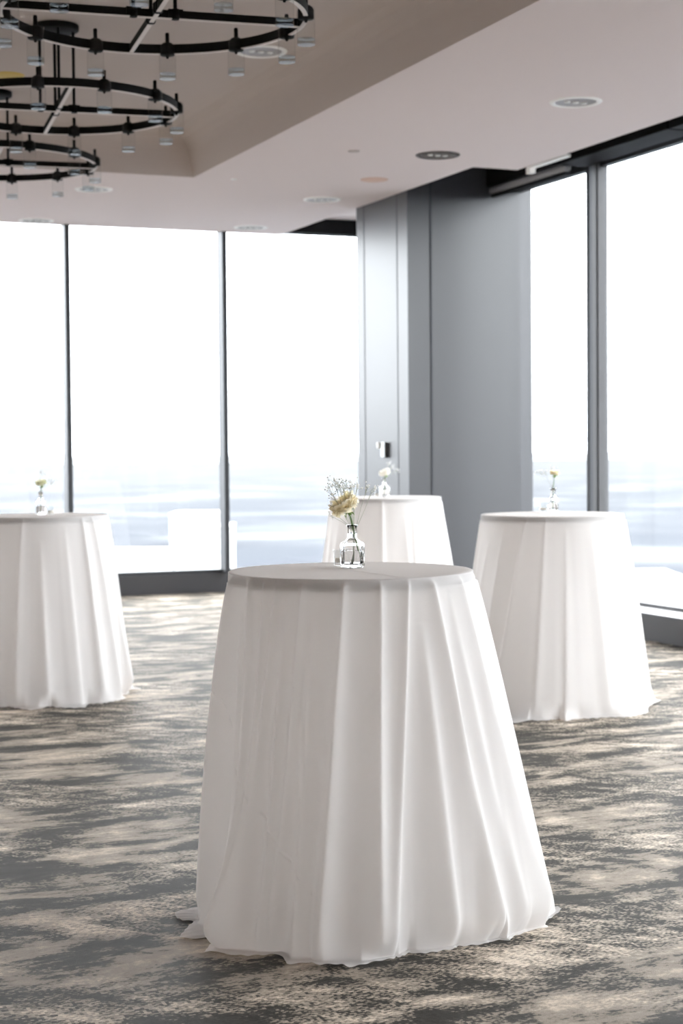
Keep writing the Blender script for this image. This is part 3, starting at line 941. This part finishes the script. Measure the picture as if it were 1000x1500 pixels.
# front vase
p = on_z(516, 831, ZV); base = (p.x, p.y, ZV); Y = p.y
make_vase(base, 'faceted clear glass bottle vase on the nearest table')
at = lambda u, v, dy=0.0: rel(at_depth(u, v, Y+dy), base)
make_flower(base, [at(528, 826, -.002), at(524, 806), at(519, 785), at(516, 768), at(513, 757), at(510, 750)], at(511, 750), (-0.40, -0.20, 0.62), 0.056,
            'cream rose with a green stem in the nearest bottle vase', 'petal', 3)
make_gyp(base, at(518, 780), [at(480, 712, .01), at(488, 704, .02), at(497, 710, .0), at(506, 703, .015), at(515, 709, .0), at(522, 711, .02), at(484, 722, .0), at(493, 706, -.01), at(512, 716, -.01), at(502, 715, .02)],
         "fine baby's breath sprig rising behind the cream rose on the nearest table", 5, 0.017, 11, 0.0024)
make_gyp(base, at(520, 778), [at(538, 712, .01), at(545, 716, .0), at(482, 742, .0), at(484, 756, .01)],
         "sparse baby's breath sprig spreading low beside the cream rose", 8, 0.014, 7, 0.0026)
q = on_z(499, 830, ZV); make_votive((q.x, q.y+0.05, ZV), 'small clear votive behind the vase on the nearest table')

def set_small(tab, u, v, zt, fu, fv, hR, label_v, label_f, label_g, label_c, mat, seed, ax, side=-1, gy=None, w=0.029):
    z = zt+0.0025
    p = on_z(u, v, z); base = (p.x, p.y, z); Y = p.y
    if math.hypot(p.x-tab[0], p.y-tab[1]) > 0.3:
        Y = tab[1]; b = at_depth(u, v, Y); base = (b.x, Y, z)
    make_vase(base, label_v, w=w, hb=0.084, facets=6, neck=0.0135, H=0.138)
    at = lambda uu, vv, dy=0.0: rel(at_depth(uu, vv, Y+dy), base)
    h = at(fu, fv)
    make_flower(base, [Vector((-.004, 0, 0.012)), Vector((0.002, 0, .08)), Vector((0.002, 0, 0.14)), h*0.5+Vector((0, 0, .075)), h], h, ax, hR, label_f, mat, seed)
    if gy:
        make_gyp(base, Vector((0, 0, .138)), [at(a_, b_, .01) for a_, b_ in gy], label_g, seed+50, 0.022, 10, 0.003)
    make_votive((base[0]+side*0.055, base[1]+0.02, z), label_c)

set_small(RIGHT, 810, 750, TOP, 812, 697, 0.034, 'clear glass bottle vase on the right-hand table', 'single cream rose in the vase on the right-hand table',
          "faint baby's breath sprig left of the rose on the right-hand table", 'small clear votive on the right-hand table', 'petal', 11, (0.05, -.1, 1), gy=[(797, 691), (790, 690), (808, 684)])
set_small(LEFT, 60, 754, TOP, 61, 712, 0.040, 'clear glass bottle vase on the left-edge table', 'pale greenish-cream rose in the vase on the left-edge table',
          "faint baby's breath sprig right of the rose on the left-edge table", 'small clear votive on the left-edge table', 'petal_y', 17, (-0.15, -.2, 1), side=1, gy=[(72, 703), (77, 706), (60, 692)])
set_small(BACK, 563, 726, TB, 565, 697, 0.052, 'clear glass bottle vase on the rear table by the column', 'ivory rose in the vase on the rear table by the column',
          "white baby's breath sprig right of the ivory rose on the rear table", 'small clear votive on the rear table', 'petal_w', 23, (-0.35, -.2, 1), gy=[(575, 684), (580, 689), (570, 679)], w=0.04)

# ------------------------------------------------------------------ outside: wide valley far below
GZ = -95.0
mb = MB(); n = 96
vs = [(0, 0, GZ)]; fs = []
radii = [400, 1500, 4000, 9000, 16000]
for r in radii:
    for k in range(n):
        a = 2*PI*k/n; vs.append((r*math.cos(a), r*math.sin(a), GZ))
for k in range(n): fs.append((0, 1+k, 1+(k+1) % n))
for i in range(len(radii)-1):
    for k in range(n): fs.append((1+i*n+k, 1+(i+1)*n+k, 1+(i+1)*n+(k+1) % n, 1+i*n+(k+1) % n))
mb.add(vs, fs)
o = mb.build('landscape', M['land']); tag(o, 'hazy pale valley far below the windows', 'landscape', kind='structure')

def haze():
    m, nt, out = new_mat('valley_haze')
    v = N(nt, 'ShaderNodeVolumeScatter'); v.inputs['Color'].default_value = (0.93, 0.96, 1, 1)
    v.inputs['Density'].default_value = 0.000053; v.inputs['Anisotropy'].default_value = 0.0
    ab = N(nt, 'ShaderNodeVolumeAbsorption'); ab.inputs['Color'].default_value = (0.0, 0.0, 0.0, 1); ab.inputs['Density'].default_value = 0.00015
    ad = N(nt, 'ShaderNodeAddShader'); nt.links.new(v.outputs[0], ad.inputs[0]); nt.links.new(ab.outputs[0], ad.inputs[1])
    nt.links.new(ad.outputs[0], out.inputs['Volume'])
    b = MB(); n = 64; R_ = 15500
    vs = [(R_*math.cos(2*PI*k/n), R_*math.sin(2*PI*k/n), z) for z in (GZ+0.5, -12) for k in range(n)]
    b.add(vs, [list(range(n))[::-1], list(range(n, 2*n))] + [(k, (k+1) % n, n+(k+1) % n, n+k) for k in range(n)])
    o = b.build('haze', m); tag(o, 'pale haze lying over the valley outside the windows', 'haze', kind='stuff')
haze()
def tower(u0, u1, vtop, dist, hgt_base, label, mat, depth=60, name='building', grp=None):
    p0 = at_depth(u0, vtop, dist); p1 = at_depth(u1, vtop, dist)
    w = (p1-p0).length; root = empty(name, ((p0.x+p1.x)/2, dist, GZ))
    tag(root, label, 'building', grp)
    H = (p0.z+p1.z)/2 - GZ
    m = MB(); m.box(-w/2, w/2, 0, depth, 0, H); m.build('wall', M[mat], root)
    m = MB(); m.box(-w/2-.5, w/2+.5, -.5, depth+.5, H, H+1.2); m.build('roof', M['bwhite'], root)
    m = MB()
    nf = max(2, int(H/9))
    for k in range(nf):
        z = H*(k+.45)/nf; m.box(-w/2+2, w/2-2, -.25, 0.1, z, z+1.6)
    m.build('window', M['bglass' if mat != 'bwhite' else 'bpale'], root)
    return root
tower(256, 336, 774, 1150, 0, 'white overexposed block building seen through the middle far window', 'bwhite')
tower(248, 318, 754, 1700, 0, 'pale flat-roofed building behind the white block', 'bpale', 80)
tower(150, 240, 812, 1000, 0, 'low pale grey building left of the white block', 'bpale', 50)
tower(930, 1090, 880, 880, 0, 'broad white-roofed building low in the right-hand window', 'bpale', 220)

# ------------------------------------------------------------------ light
w = bpy.data.worlds.new('overcast_sky'); sc.world = w; w.use_nodes = True
nt = w.node_tree; nt.nodes.clear()
out = nt.nodes.new('ShaderNodeOutputWorld'); bg = nt.nodes.new('ShaderNodeBackground')
tc = nt.nodes.new('ShaderNodeTexCoord'); sp = nt.nodes.new('ShaderNodeSeparateXYZ')
cr = nt.nodes.new('ShaderNodeValToRGB')
cr.color_ramp.elements[0].position = 0.0; cr.color_ramp.elements[0].color = (0.93, 0.96, 1, 1)
cr.color_ramp.elements[1].position = 0.5; cr.color_ramp.elements[1].color = (1, 1, 1, 1)
nt.links.new(tc.outputs['Generated'], sp.inputs[0]); nt.links.new(sp.outputs[2], cr.inputs[0])
nt.links.new(cr.outputs[0], bg.inputs[0]); bg.inputs[1].default_value = 9.2
nt.links.new(bg.outputs[0], out.inputs[0])

sc.cycles.max_bounces = 16; sc.cycles.diffuse_bounces = 10; sc.cycles.transmission_bounces = 14
sc.view_settings.view_transform = 'Standard'; sc.view_settings.look = 'None'
sc.view_settings.gamma = 1.0; sc.view_settings.use_curve_mapping = False
sc.view_settings.exposure = 0.08
